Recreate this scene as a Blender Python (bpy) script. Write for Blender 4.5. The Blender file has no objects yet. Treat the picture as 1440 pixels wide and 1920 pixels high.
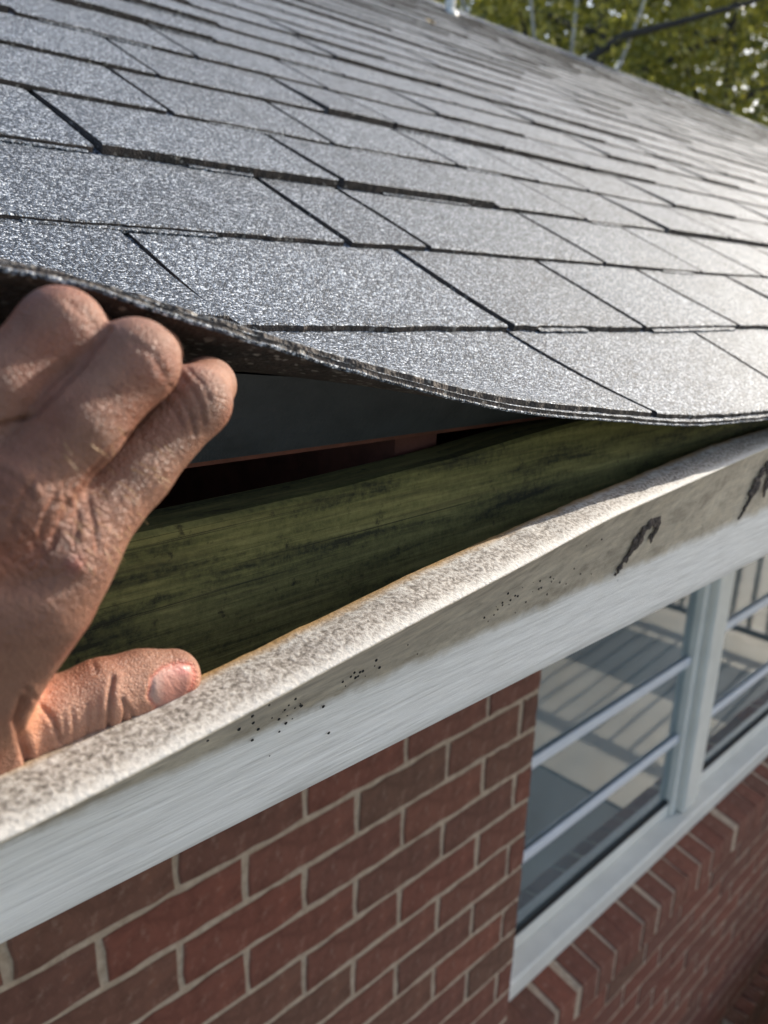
import bpy, math, random
import numpy as np
from mathutils import Vector, Matrix

random.seed(7); rng = np.random.default_rng(7)
scene = bpy.context.scene
COL = scene.collection

# ------------------------------------------------------------------ camera
F_PX = 1535.82                                  # focal length for a 1440 x 1920 frame
CAM = np.array([0.0, -0.75906, 0.0])
CR = np.array([[0.7164, -0.6970, 0.0322], [-0.1809, -0.2301, -0.9562], [0.6738, 0.6792, -0.2909]])
for i in range(3): CR[i] /= np.linalg.norm(CR[i])
cam = bpy.data.cameras.new('camera'); cam_o = bpy.data.objects.new('camera', cam); COL.objects.link(cam_o)
r_, d_, f_ = CR
cam_o.matrix_world = Matrix(((r_[0], -d_[0], -f_[0], CAM[0]), (r_[1], -d_[1], -f_[1], CAM[1]),
                             (r_[2], -d_[2], -f_[2], CAM[2]), (0, 0, 0, 1)))
cam.sensor_fit = 'VERTICAL'; cam.sensor_height = 24.0; cam.lens = F_PX / 1920 * 24.0
cam.clip_start = 0.02; cam.clip_end = 600
cam.dof.use_dof = True; cam.dof.focus_distance = 0.42; cam.dof.aperture_fstop = 6.5
scene.camera = cam_o

# ------------------------------------------------------------------ light
SUN_AZ, SUN_EL = math.radians(-4.0), math.radians(29.0)      # azimuth from +x towards +y
world = bpy.data.worlds.new('World'); scene.world = world; world.use_nodes = True
wn = world.node_tree.nodes; wl = world.node_tree.links
sky = wn.new('ShaderNodeTexSky'); sky.sky_type = 'NISHITA'; sky.sun_disc = False
sky.sun_elevation = SUN_EL; sky.sun_rotation = math.pi / 2 - SUN_AZ
sky.air_density = 1.0; sky.dust_density = 2.3; sky.ozone_density = 1.0
wl.new(sky.outputs['Color'], wn['Background'].inputs['Color']); wn['Background'].inputs['Strength'].default_value = 0.15
sun = bpy.data.lights.new('sun', 'SUN'); sun.energy = 4.2; sun.angle = math.radians(0.55); sun.color = (1.0, 0.93, 0.82)
sun_o = bpy.data.objects.new('sun', sun); COL.objects.link(sun_o)
sd = Vector((math.cos(SUN_EL) * math.cos(SUN_AZ), math.cos(SUN_EL) * math.sin(SUN_AZ), math.sin(SUN_EL)))
sun_o.rotation_euler = sd.to_track_quat('Z', 'Y').to_euler(); sun_o.location = (4, 0, 6)
vs = scene.view_settings
vs.view_transform = 'Standard'; vs.look = 'None'; vs.gamma = 1.0; vs.use_curve_mapping = False; vs.exposure = 0.78
scene.render.engine = 'CYCLES'

# ------------------------------------------------------------------ helpers
def make_obj(name, verts, faces, mat=None, parent=None, smooth=False, mats=None, fmat=None):
    me = bpy.data.meshes.new(name)
    me.from_pydata([tuple(map(float, v)) for v in verts], [], [tuple(map(int, f)) for f in faces])
    for m in (mats or ([mat] if mat else [])): me.materials.append(m)
    if fmat is not None: me.polygons.foreach_set('material_index', list(fmat))
    if smooth: me.polygons.foreach_set('use_smooth', [True] * len(me.polygons))
    me.update()
    o = bpy.data.objects.new(name, me); COL.objects.link(o)
    if parent: o.parent = parent
    return o
def empty(name, loc=(0, 0, 0), parent=None):
    o = bpy.data.objects.new(name, None); COL.objects.link(o); o.location = loc; o.empty_display_size = .1
    if parent: o.parent = parent
    return o
def tag(o, label=None, cat=None, group=None, kind=None):
    if label: o['label'] = label
    if cat: o['category'] = cat
    if group: o['group'] = group
    if kind: o['kind'] = kind
    return o
class MB:
    def __init__(s): s.v = []; s.f = []; s.m = []
    def add(s, vs_, fs_, mi=0):
        b = len(s.v); s.v += [tuple(map(float, q)) for q in vs_]; s.f += [tuple(b + i for i in f) for f in fs_]; s.m += [mi] * len(fs_)
    def box(s, x0, x1, y0, y1, z0, z1, mi=0):
        s.add([(x0, y0, z0), (x1, y0, z0), (x1, y1, z0), (x0, y1, z0), (x0, y0, z1), (x1, y0, z1), (x1, y1, z1), (x0, y1, z1)],
              [(0, 3, 2, 1), (4, 5, 6, 7), (0, 1, 5, 4), (1, 2, 6, 5), (2, 3, 7, 6), (3, 0, 4, 7)], mi)
    def grid(s, rows, mi=0, flip=False):
        n = len(rows[0]); b = len(s.v)
        for r in rows: s.v += [tuple(map(float, q)) for q in r]
        for i in range(len(rows) - 1):
            for j in range(n - 1):
                q = (b + i * n + j, b + i * n + j + 1, b + (i + 1) * n + j + 1, b + (i + 1) * n + j)
                s.f.append(q[::-1] if flip else q); s.m.append(mi)
    def tube(s, pts, rad, n=8, mi=0, caps=True):
        pts = [Vector(q) for q in pts]; rings = []
        for i, q in enumerate(pts):
            t = (pts[min(i + 1, len(pts) - 1)] - pts[max(i - 1, 0)]).normalized()
            u = t.cross(Vector((0.3, 0.2, 1)) if abs(t.z) < .9 else Vector((1, 0, 0))).normalized(); w = t.cross(u)
            rings.append([q + rad[i] * (math.cos(6.2832 * k / n) * u + math.sin(6.2832 * k / n) * w) for k in range(n)])
        b = len(s.v)
        for r in rings: s.v += [tuple(q) for q in r]
        for i in range(len(rings) - 1):
            for k in range(n):
                s.f.append((b + i * n + k, b + i * n + (k + 1) % n, b + (i + 1) * n + (k + 1) % n, b + (i + 1) * n + k)); s.m.append(mi)
        if caps:
            s.f.append(tuple(b + k for k in range(n))[::-1]); s.m.append(mi)
            s.f.append(tuple(b + (len(rings) - 1) * n + k for k in range(n))); s.m.append(mi)
    def build(s, name, mat, parent=None, smooth=False, mats=None):
        return make_obj(name, s.v, s.f, mat, parent, smooth, mats, s.m if mats else None)

def vnoise(P, scale, seed=0):
    """smooth value noise in 3D, -1..1"""
    q = np.asarray(P, float) * scale + seed * 17.13
    i = np.floor(q).astype(np.int64); f = q - i; f = f * f * (3 - 2 * f)
    def h(a, b, c):
        n = (a * 374761393 + b * 668265263 + c * 2147483647 + seed * 974711) & 0x7fffffff
        n = ((n ^ (n >> 13)) * 1274126177) & 0x7fffffff
        return ((n ^ (n >> 16)) & 0xffff) / 32767.5 - 1
    r = 0
    for dx in (0, 1):
        for dy in (0, 1):
            for dz in (0, 1):
                w = (f[..., 0] if dx else 1 - f[..., 0]) * (f[..., 1] if dy else 1 - f[..., 1]) * (f[..., 2] if dz else 1 - f[..., 2])
                r = r + w * h(i[..., 0] + dx, i[..., 1] + dy, i[..., 2] + dz)
    return r

# ------------------------------------------------------------------ materials
def new_mat(name):
    m = bpy.data.materials.new(name); m.use_nodes = True
    nt = m.node_tree; b = nt.nodes['Principled BSDF']
    return m, nt, b
class N:
    """tiny node helper"""
    def __init__(s, nt): s.nt = nt
    def node(s, t, **kw):
        n = s.nt.nodes.new(t)
        for k, v in kw.items(): setattr(n, k, v)
        return n
    def link(s, a, b): s.nt.links.new(a, b)
    def coords(s, scale=(1, 1, 1), kind='Object'):
        tc = s.node('ShaderNodeTexCoord'); mp = s.node('ShaderNodeMapping'); mp.inputs['Scale'].default_value = scale
        s.link(tc.outputs[kind], mp.inputs['Vector']); return mp.outputs['Vector']
    def noise(s, vec, scale, detail=4, rough=.55, dist=0):
        n = s.node('ShaderNodeTexNoise'); n.inputs['Scale'].default_value = scale; n.inputs['Detail'].default_value = detail
        n.inputs['Roughness'].default_value = rough; n.inputs['Distortion'].default_value = dist
        s.link(vec, n.inputs['Vector']); return n.outputs['Fac']
    def voro(s, vec, scale, feature='F1', out='Color'):
        n = s.node('ShaderNodeTexVoronoi', feature=feature); n.inputs['Scale'].default_value = scale
        s.link(vec, n.inputs['Vector']); return n.outputs[out]
    def ramp(s, fac, stops, interp='LINEAR'):
        n = s.node('ShaderNodeValToRGB'); cr = n.color_ramp; cr.interpolation = interp
        while len(cr.elements) < len(stops): cr.elements.new(.5)
        for e, (p_, c_) in zip(cr.elements, stops):
            e.position = p_; e.color = (*c_, 1) if len(c_) == 3 else c_
        s.link(fac, n.inputs['Fac']); return n.outputs['Color']
    def mix(s, fac, a, b, mode='MIX'):
        n = s.node('ShaderNodeMix', data_type='RGBA', blend_type=mode)
        for v, k in ((fac, 0), (a, 6), (b, 7)):
            if isinstance(v, (int, float)): n.inputs[k].default_value = v
            elif isinstance(v, tuple): n.inputs[k].default_value = (*v, 1)
            else: s.link(v, n.inputs[k])
        return n.outputs[2]
    def math(s, op, a, b=0.0, clamp=False):
        n = s.node('ShaderNodeMath', operation=op, use_clamp=clamp)
        for i, v in enumerate((a, b)):
            if isinstance(v, (int, float)): n.inputs[i].default_value = v
            else: s.link(v, n.inputs[i])
        return n.outputs[0]
    def bump(s, h, strength, dist, nrm=None):
        n = s.node('ShaderNodeBump'); n.inputs['Strength'].default_value = strength; n.inputs['Distance'].default_value = dist
        s.link(h, n.inputs['Height'])
        if nrm: s.link(nrm, n.inputs['Normal'])
        return n.outputs['Normal']
    def attr(s, name, out='Fac'):
        n = s.node('ShaderNodeAttribute'); n.attribute_name = name; return n.outputs[out]
    def sep(s, c):
        n = s.node('ShaderNodeSeparateColor'); s.link(c, n.inputs[0]); return n.outputs[0]

def mat_shingle():
    m, nt, b = new_mat('asphalt_granules'); q = N(nt); v = q.coords()
    cell = q.voro(v, 780); cell1 = q.sep(cell)
    dist = q.voro(v, 780, out='Distance')
    base = q.ramp(cell1, [(0, (.006, .009, .014)), (.30, (.020, .027, .038)), (.54, (.072, .086, .108)), (.76, (.18, .205, .24)), (.90, (.44, .47, .51)), (1, (.74, .77, .80))])
    info = q.node('ShaderNodeObjectInfo')
    tone = q.math('MULTIPLY_ADD', info.outputs['Random'], .22); tone.node.inputs[2].default_value = .89
    big = q.noise(v, 22, 4); big2 = q.math('MULTIPLY_ADD', big, .7); big2.node.inputs[2].default_value = .65
    tt = q.math('MULTIPLY', tone, big2)
    comb = q.node('ShaderNodeCombineColor'); [q.link(tt, comb.inputs[i]) for i in range(3)]
    col = q.mix(1.0, base, comb.outputs[0], 'MULTIPLY')
    q.link(col, b.inputs['Base Color']); b.inputs['Roughness'].default_value = .6; b.inputs['Specular IOR Level'].default_value = .35
    hgt = q.math('SUBTRACT', 1.0, dist); hh = q.math('ADD', hgt, q.math('MULTIPLY', cell1, .9))
    n1 = q.bump(hh, 1.0, .0010); q.link(n1, b.inputs['Normal'])
    return m
def mat_underside():
    m, nt, b = new_mat('asphalt_underside'); q = N(nt); v = q.coords()
    n = q.noise(v, 60, 6, .65); n2 = q.voro(v, 500, out='Distance')
    c = q.ramp(n, [(.3, (.016, .014, .013)), (.55, (.055, .042, .036)), (.8, (.115, .085, .07))])
    sp = q.ramp(q.sep(q.voro(v, 420)), [(.93, (0, 0, 0)), (.97, (.2, .19, .17))])
    q.link(q.mix(1.0, c, sp, 'ADD'), b.inputs['Base Color']); b.inputs['Roughness'].default_value = .75
    q.link(q.bump(q.math('ADD', n, q.math('MULTIPLY', n2, .5)), .7, .002), b.inputs['Normal']); return m
def mat_plain(name, col, rough=.6, noise=0, scale=20, bump=0, bscale=200, metallic=0, spec=.5):
    m, nt, b = new_mat(name); q = N(nt); v = q.coords()
    n = q.noise(v, scale, 5, .6)
    lo = tuple(c * (1 - noise) for c in col); hi = tuple(min(1, c * (1 + noise)) for c in col)
    q.link(q.ramp(n, [(.3, lo), (.7, hi)]), b.inputs['Base Color'])
    b.inputs['Roughness'].default_value = rough; b.inputs['Metallic'].default_value = metallic; b.inputs['Specular IOR Level'].default_value = spec
    if bump: q.link(q.bump(q.noise(v, bscale, 4, .6), bump, .002), b.inputs['Normal'])
    return m
def mat_brick():
    m, nt, b = new_mat('red_brick'); q = N(nt); v = q.coords()
    info = q.node('ShaderNodeObjectInfo')
    tone = q.ramp(info.outputs['Random'], [(0, (.140, .068, .048)), (.22, (.190, .066, .044)), (.42, (.160, .068, .048)), (.6, (.210, .076, .050)), (.78, (.145, .074, .050)), (1, (.185, .072, .049))])
    n = q.noise(v, 26, 6, .65, .6); n2 = q.noise(v, 420, 3, .6)
    g = q.ramp(n, [(.28, (.62, .60, .58)), (.55, (1, 1, 1)), (.78, (1.25, 1.18, 1.1))])
    c = q.mix(1.0, tone, g, 'MULTIPLY'); sm = q.ramp(q.noise(v, 55, 5, .7), [(.54, (0, 0, 0)), (.74, (.095, .075, .058))])
    c = q.mix(1.0, c, sm, 'ADD')
    q.link(c, b.inputs['Base Color']); b.inputs['Roughness'].default_value = .88; b.inputs['Specular IOR Level'].default_value = .25
    q.link(q.bump(q.math('ADD', n, q.math('MULTIPLY', n2, .4)), .6, .002), b.inputs['Normal']); return m
def mat_mortar():
    m, nt, b = new_mat('mortar'); q = N(nt); v = q.coords()
    n = q.noise(v, 70, 6, .7); n2 = q.noise(v, 600, 3, .6)
    c = q.ramp(n, [(.25, (.30, .215, .145)), (.5, (.44, .33, .235)), (.75, (.56, .435, .32))])
    q.link(c, b.inputs['Base Color']); b.inputs['Roughness'].default_value = .95
    q.link(q.bump(q.math('ADD', n, q.math('MULTIPLY', n2, .35)), .9, .004), b.inputs['Normal']); return m
def mat_fascia():
    """white embossed aluminium; 'band' runs 0 (bottom) 1 (dirt line) 2 (outer bend) 3 (inner edge of the lip)"""
    m, nt, b = new_mat('painted_aluminium'); q = N(nt); v = q.coords(); band = q.attr('band')
    gv = q.coords((3.2, 60, 78)); gr = q.noise(gv, 6, 5, .62, .35); gr2 = q.noise(gv, 2.2, 3, .5, .5)
    n = q.noise(v, 45, 6, .65); nf = q.noise(v, 420, 4, .65); nm = q.noise(v, 130, 5, .65)
    white = q.ramp(gr, [(.3, (.60, .57, .535)), (.5, (.76, .73, .69)), (.66, (.84, .81, .77))])
    tan = q.ramp(q.math('ADD', q.math('MULTIPLY', n, .7), q.math('MULTIPLY', gr2, .3)), [(.28, (.24, .195, .14)), (.5, (.38, .32, .24)), (.72, (.50, .435, .34))])
    blot = q.ramp(q.math('ADD', q.math('MULTIPLY', q.noise(q.coords((14, 30, 30)), 2.2, 6, .7, .3), .7), q.math('MULTIPLY', nm, .3)), [(.40, (1.25, 1.24, 1.2)), (.50, (1, 1, 1)), (.58, (.72, .70, .66)), (.66, (.42, .40, .37))])
    tan = q.mix(1.0, tan, blot, 'MULTIPLY')
    edge = q.math('ADD', band, q.math('MULTIPLY', q.math('SUBTRACT', n, .5), .30))
    f1 = q.ramp(edge, [(0, (0, 0, 0)), (1, (1, 1, 1))])
    mr = q.node('ShaderNodeMapRange'); mr.inputs[1].default_value = .95; mr.inputs[2].default_value = 1.08; q.link(edge, mr.inputs[0])
    c = q.mix(q.math('MULTIPLY', mr.outputs[0], .95), white, tan)
    # lip: chalky white with grey-brown grit and an ochre inner rim
    lipc = q.ramp(q.math('ADD', q.math('MULTIPLY', nf, .6), q.math('MULTIPLY', nm, .4)), [(.34, (.12, .095, .075)), (.44, (.27, .235, .195)), (.52, (.44, .405, .355)), (.64, (.58, .55, .50))])
    clean = q.ramp(q.math('ADD', band, q.math('MULTIPLY', q.math('SUBTRACT', nm, .5), .5)), [(0, (0, 0, 0)), (.7, (0, 0, 0)), (.74, (1, 1, 1)), (1, (1, 1, 1))])
    mr3 = q.node('ShaderNodeMapRange'); mr3.inputs[1].default_value = 2.30; mr3.inputs[2].default_value = 2.02; q.link(q.math('ADD', band, q.math('MULTIPLY', q.math('SUBTRACT', nm, .5), .5)), mr3.inputs[0])
    lipc = q.mix(q.math('MULTIPLY', mr3.outputs[0], .75), lipc, (.60, .565, .51))
    gb = q.node('ShaderNodeMapRange'); gb.inputs[1].default_value = .30; gb.inputs[2].default_value = .14; q.link(q.math('ABSOLUTE', q.math('SUBTRACT', q.math('ADD', band, q.math('MULTIPLY', q.math('SUBTRACT', nm, .5), .35)), 2.42)), gb.inputs[0])
    grit = q.ramp(nf, [(.36, (.08, .065, .05)), (.47, (.24, .205, .17)), (.58, (.42, .38, .33))])
    lipc = q.mix(q.math('MULTIPLY', gb.outputs[0], .75), lipc, grit)
    mr4 = q.node('ShaderNodeMapRange'); mr4.inputs[1].default_value = 2.74; mr4.inputs[2].default_value = 2.98; q.link(q.math('ADD', band, q.math('MULTIPLY', q.math('SUBTRACT', n, .5), .34)), mr4.inputs[0])
    lipc = q.mix(1.0, lipc, (.92, .93, .95), 'MULTIPLY'); lipc = q.mix(mr4.outputs[0], lipc, (.36, .22, .085))
    islip = q.math('GREATER_THAN', band, 2.0)
    c = q.mix(islip, c, lipc)
    q.link(c, b.inputs['Base Color'])
    q.link(q.ramp(islip, [(0, (.42, .42, .42)), (1, (.75, .75, .75))]), b.inputs['Roughness'])
    h1 = q.math('MULTIPLY', gr, q.math('SUBTRACT', 1.0, islip)); h2 = q.math('MULTIPLY', q.math('ADD', nf, nm), islip)
    q.link(q.bump(q.math('ADD', q.math('MULTIPLY', h1, 1.5), q.math('MULTIPLY', h2, 1.3)), .45, .0012), b.inputs['Normal'])
    return m
def mat_oldwood():
    m, nt, b = new_mat('mildewed_wood'); q = N(nt); v = q.coords()
    gv = q.coords((1.6, 40, 60)); gr = q.noise(gv, 4, 6, .65, .5); st = q.noise(q.coords((2.6, 14, 26)), 3.0, 5, .62, .4); sp = q.noise(v, 260, 4, .7)
    c = q.ramp(gr, [(.25, (.115, .095, .032)), (.5, (.235, .208, .066)), (.75, (.35, .305, .11))])
    dark = q.ramp(q.math('ADD', q.math('MULTIPLY', st, .75), q.math('MULTIPLY', sp, .25)), [(.36, (.10, .115, .10)), (.47, (.55, .58, .52)), (.60, (1, 1, 1))])
    ln = q.noise(q.coords((1.1, 30, 230)), 1.6, 4, .6, .25); crack = q.ramp(ln, [(.31, (.2, .19, .17)), (.36, (1, 1, 1))]); kn = q.ramp(q.noise(v, 95, 5, .7), [(.30, (.25, .24, .22)), (.40, (1, 1, 1))])
    c = q.mix(1.0, q.mix(1.0, q.mix(1.0, c, dark, 'MULTIPLY'), crack, 'MULTIPLY'), kn, 'MULTIPLY'); q.link(c, b.inputs['Base Color']); b.inputs['Roughness'].default_value = .85
    q.link(q.bump(q.math('ADD', gr, q.math('MULTIPLY', sp, .3)), .5, .002), b.inputs['Normal']); return m
def mat_glass():
    m, nt, b = new_mat('window_glass'); q = N(nt); nt.nodes.remove(b)
    out = nt.nodes['Material Output']; tr = q.node('ShaderNodeBsdfTransparent'); tr.inputs[0].default_value = (.80, .86, .86, 1)
    gl = q.node('ShaderNodeBsdfGlossy'); gl.inputs['Roughness'].default_value = .03; gl.inputs['Color'].default_value = (.93, .97, 1, 1)
    fr = q.node('ShaderNodeFresnel'); fr.inputs['IOR'].default_value = 1.62
    mx = q.node('ShaderNodeMixShader'); q.link(q.math('MULTIPLY', fr.outputs[0], 1.7, True), mx.inputs[0]); q.link(tr.outputs[0], mx.inputs[1]); q.link(gl.outputs[0], mx.inputs[2])
    wav = q.noise(q.coords(), 3, 2); q.link(q.bump(wav, .02, .02), gl.inputs['Normal'])
    df = q.node('ShaderNodeBsdfDiffuse'); df.inputs[0].default_value = (.55, .66, .70, 1); mx2 = q.node('ShaderNodeMixShader'); q.link(q.math('MULTIPLY', q.noise(q.coords(), 4, 4), .16), mx2.inputs[0]); q.link(mx.outputs[0], mx2.inputs[1]); q.link(df.outputs[0], mx2.inputs[2])  # pale film mixed in: painted haze that lifts the pane's darks
    q.link(mx2.outputs[0], out.inputs['Surface']); return m
def mat_leaf(name, cols, trans=.45, rough=.35):
    m, nt, b = new_mat(name); q = N(nt)
    r = q.attr('tone'); c = q.ramp(r, [(i / (len(cols) - 1), k) for i, k in enumerate(cols)])
    q.link(c, b.inputs['Base Color']); b.inputs['Roughness'].default_value = rough
    tl = q.node('ShaderNodeBsdfTranslucent'); q.link(q.mix(.5, c, (.30, .30, .03)), tl.inputs['Color'])
    mx = q.node('ShaderNodeMixShader'); mx.inputs[0].default_value = trans
    q.link(b.outputs[0], mx.inputs[1]); q.link(tl.outputs[0], mx.inputs[2]); q.link(mx.outputs[0], nt.nodes['Material Output'].inputs['Surface']); return m
def mat_bark(name, col):
    return mat_plain(name, col, .9, .35, 14, .8, 40)
def mat_skin():
    m, nt, b = new_mat('skin'); q = N(nt); v = q.coords()
    col = q.attr('skin', 'Color'); wr = q.attr('wrinkle'); nail = q.attr('nail')
    n = q.noise(v, 160, 5, .6); nl = q.noise(v, 35, 3, .5)
    g = q.ramp(n, [(.3, (.82, .76, .72)), (.5, (1, 1, 1)), (.75, (1.10, 1.07, 1.04))]); g2 = q.ramp(nl, [(.3, (.92, .74, .68)), (.5, (1, 1, 1)), (.7, (1.10, 1.10, 1.08))])
    c = q.mix(1.0, q.mix(1.0, col, g, 'MULTIPLY'), g2, 'MULTIPLY'); q.link(c, b.inputs['Base Color'])
    q.link(q.math('SUBTRACT', .50, q.math('MULTIPLY', nail, .10)), b.inputs['Roughness'])
    b.inputs['Subsurface Weight'].default_value = .10; b.inputs['Subsurface Radius'].default_value = (1.0, .35, .18); b.inputs['Subsurface Scale'].default_value = .004
    b.inputs['Specular IOR Level'].default_value = .38
    vo = q.voro(v, 900, 'DISTANCE_TO_EDGE', 'Distance'); vo2 = q.voro(v, 330, 'DISTANCE_TO_EDGE', 'Distance')
    fine = q.math('ADD', q.math('MINIMUM', vo, .25), q.math('MULTIPLY', q.math('MINIMUM', vo2, .3), q.math('ADD', q.math('MULTIPLY', wr, 1.6), .45)))
    peb = q.math('MULTIPLY', q.noise(v, 330, 4, .6, .6), q.math('MULTIPLY', wr, .8)); fine = q.math('ADD', fine, peb)
    fine = q.math('MULTIPLY', fine, q.math('SUBTRACT', 1.0, nail))
    pores = q.noise(v, 700, 3, .6)
    cw = q.node('ShaderNodeCombineXYZ'); q.link(q.attr('wu'), cw.inputs[0]); q.link(q.attr('wv'), cw.inputs[1])
    rid = q.math('ABSOLUTE', q.math('SUBTRACT', q.noise(cw.outputs[0], 1.0, 3, .55, .4), .5)); rid = q.math('MINIMUM', q.math('MULTIPLY', rid, 7.0), 1.0)
    fine = q.math('ADD', fine, q.math('MULTIPLY', rid, q.math('ADD', q.math('MULTIPLY', wr, .5), .10)))
    q.link(q.bump(q.math('ADD', fine, q.math('MULTIPLY', pores, .25)), .75, .0012), b.inputs['Normal']); return m

M_SH = mat_shingle(); M_UN = mat_underside(); M_BRICK = mat_brick(); M_MORT = mat_mortar(); M_FAS = mat_fascia(); M_WOOD = mat_oldwood()
M_GLASS = mat_glass(); M_SKIN = mat_skin()
M_FELT = mat_plain('roofing_felt', (.055, .062, .072), .6, .25, 30, .4, 150)
M_DECK = mat_plain('roof_deck_wood', (.16, .10, .06), .85, .3, 20, .5, 60)
M_RAFT = mat_plain('red_brown_wood', (.17, .06, .04), .85, .3, 40, .5, 90)
M_SOFF = mat_plain('soffit_white', (.68, .68, .67), .5, .05)
M_FRAME = mat_plain('window_vinyl', (.68, .66, .60), .42, .08, 9, .15, 60)
M_MUNT = mat_plain('grille_white', (.60, .62, .66), .4, .05)
M_ROOM = mat_plain('room_paint', (.34, .37, .40), .8, .1, 3)
M_DECK_LIT = mat_plain('deck_lit_tone', (.46, .42, .35), .9, .16, 3, .4, 60)  # pale tone for the parts of the deck painted as sunlit
M_PATIO = mat_plain('grey_paving', (.20, .205, .21), .9, .14, 2, .3, 40)
M_DECK_SHADE = mat_plain('deck_shade_tone', (.06, .066, .075), .8, .2, 3, .3, 40)  # dark tone for the part of the deck painted as shaded
M_GRASS = mat_plain('lawn', (.085, .095, .04), .95, .4, 2, .6, 40)
M_STONE = mat_plain('pale_gravel', (.50, .45, .37), .95, .2, 6, .6, 30)
M_RAIL = mat_plain('dark_iron', (.025, .025, .028), .5, .1)
M_PVC = mat_plain('white_pvc', (.8, .8, .78), .4, .03)
M_MUD = mat_plain('dried_mud', (.095, .072, .060), .95, .5, 220, .8, 500)
M_SPECK = mat_plain('black_grit', (.012, .012, .012), .9, .2, 200)

# ------------------------------------------------------------------ setting
def sheet(name, x0, x1, y0, y1, z, mat, th=.05):
    mb = MB(); mb.box(x0, x1, y0, y1, z - th, z); return tag(mb.build(name, mat), kind='structure')
GZ = -3.6
g = MB(); g.add([(-300, -300, GZ), (300, -300, GZ), (300, 300, GZ), (-300, 300, GZ)], [(0, 1, 2, 3)]); tag(g.build('ground', M_GRASS), kind='structure')
sheet('patio', -6, 3.0, -9, -.12, GZ + .06, M_PATIO, .1)
DZ = -2.4
sheet('deck', 2.15, 4.95, -4.5, -.22, DZ, M_DECK_SHADE, .1)  # shade on the deck is put into its dark colour
sheet('deck_lit_strip', 4.95, 5.36, -4.5, -.22, DZ + .004, M_DECK_LIT, .1)  # painted band of sunlight along the railing, as a pale slab
sheet('deck_lit_patch', 3.12, 4.22, -1.75, -.40, DZ + .008, M_DECK_LIT, .06)  # pale slab shaped as a sunlit rectangle, the light put into its colour
sheet('gravel_bed', 5.45, 16, -9, -.1, DZ - .25, M_STONE, .3)
rail = empty('deck_railing', (5.3, -.3, DZ)); tag(rail, 'dark iron railing along the edge of the deck, mirrored in the window', 'railing')
mb = MB(); mb.box(-.02, .02, -3.6, 0, .10, .145); mb.build('bottom_rail', M_RAIL, rail)
mb = MB(); mb.box(-.025, .025, -3.6, 0, .98, 1.02); mb.build('top_rail', M_RAIL, rail)
bm_ = MB(); bm_.box(-.011, .011, -.011, .011, .146, .979); bar0 = bm_.build('baluster', M_RAIL, rail); bar0.location = (0, -.08, 0)
for i in range(1, 30):
    c_ = bar0.copy(); COL.objects.link(c_); c_.parent = rail; c_.location = (0, -.08 - .12 * i, 0)
for yy in (-.005, -1.8, -3.55):
    mb = MB(); mb.box(-.045, .045, yy - .09, yy - .001, 0.005, 1.06); mb.build('post', M_FRAME, rail)

# ------------------------------------------------------------------ house
house = empty('brick_house', (0, 0, GZ)); house.location = (0, 0, 0)
tag(house, 'red brick house with grey shingle roof, white fascia and a grilled window', 'house')
# ---- wall: mortar body with the window opening
CP = .078713; Z0 = -.75480; BP = .2032; X0 = .31392; JG = .0105
WX0, WX1, WZ0, WZ1 = 1.178, 3.32, -1.62, -.42
mb = MB(); YM = .0026
mb.box(-1.2, WX0, YM, .10, GZ, 1.0e-3); mb.box(WX1, 6.5, YM, .10, GZ, 1.0e-3)
mb.box(WX0, WX1, YM, .10, GZ, WZ0); mb.box(WX0, WX1, YM, .10, WZ1, 1.0e-3)
wall = mb.build('wall', M_MORT, house)
def outline(w, h, nl, ns, jit, r):
    pts = []
    for i in range(nl): pts.append([-w / 2 + w * i / nl, -h / 2])
    for i in range(ns): pts.append([w / 2, -h / 2 + h * i / ns])
    for i in range(nl): pts.append([w / 2 - w * i / nl, h / 2])
    for i in range(ns): pts.append([-w / 2, h / 2 - h * i / ns])
    pts = np.array(pts); pts += r.normal(0, jit, pts.shape)
    return pts
def brick_mesh(w, h, r, dep=.03, jit=.0013):
    o = outline(w, h, 7, 3, jit, r); n = len(o); cen = np.array([0, 0])
    inn = o * (1 - .0042 / np.array([w, h]) * 1.6)
    v = [(a, 0 + r.normal(0, .0002), b) for a, b in inn] + [(a, .0016, b) for a, b in o] + [(a, dep, b) for a, b in o]
    f = [tuple(range(n))]
    for k in range(2):
        for i in range(n): f.append((k * n + i, (k + 1) * n + i, (k + 1) * n + (i + 1) % n, k * n + (i + 1) % n))
    f = [tuple(q) for q in f]
    me = bpy.data.meshes.new('brick'); me.from_pydata(v, [], f); me.materials.append(M_BRICK); me.update()
    return me
full = [brick_mesh(BP - JG, CP - JG, rng) for _ in range(8)]
def proj(X):
    q = CR @ (np.asarray(X, float) - CAM)
    return (720 + F_PX * q[0] / q[2], 960 + F_PX * q[1] / q[2], q[2])
def in_view(X, m=60):
    u, v, d = proj(X); return d > .02 and -m < u < 1440 + m and -m < v < 1920 + m
nb = 0
for j in range(-3, 34):
    zt = Z0 - CP * (j - 1); zb = zt - CP; zc = (zt + zb) / 2
    off = .5 if j % 2 == 0 else 0
    for i in range(-6, 20):
        xa = X0 + (i + off) * BP; xb = xa + BP
        if zb > WZ0 - .165 + .001:
            if xa > WX0 - .02: continue
            cut = xb > WX0 + JG / 2
            xb = min(xb, WX0 + JG / 2)
        else: cut = False
        xc = (xa + xb) / 2
        if zt > -.60 or not (in_view((xa, 0, zc)) or in_view((xb, 0, zc))): continue
        u, v_, d_ = proj((xc, 0, zt))
        w = xb - xa - JG
        if w < .015: continue
        me = brick_mesh(w, CP - JG, rng) if cut else full[random.randrange(8)]
        o = bpy.data.objects.new('brick', me); COL.objects.link(o); o.parent = wall
        o.location = (xc, -abs(rng.normal(0, .0006)), zc); o.rotation_euler = (rng.normal(0, .006), rng.normal(0, .004), rng.normal(0, .0025)); nb += 1
print('bricks', nb)
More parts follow.
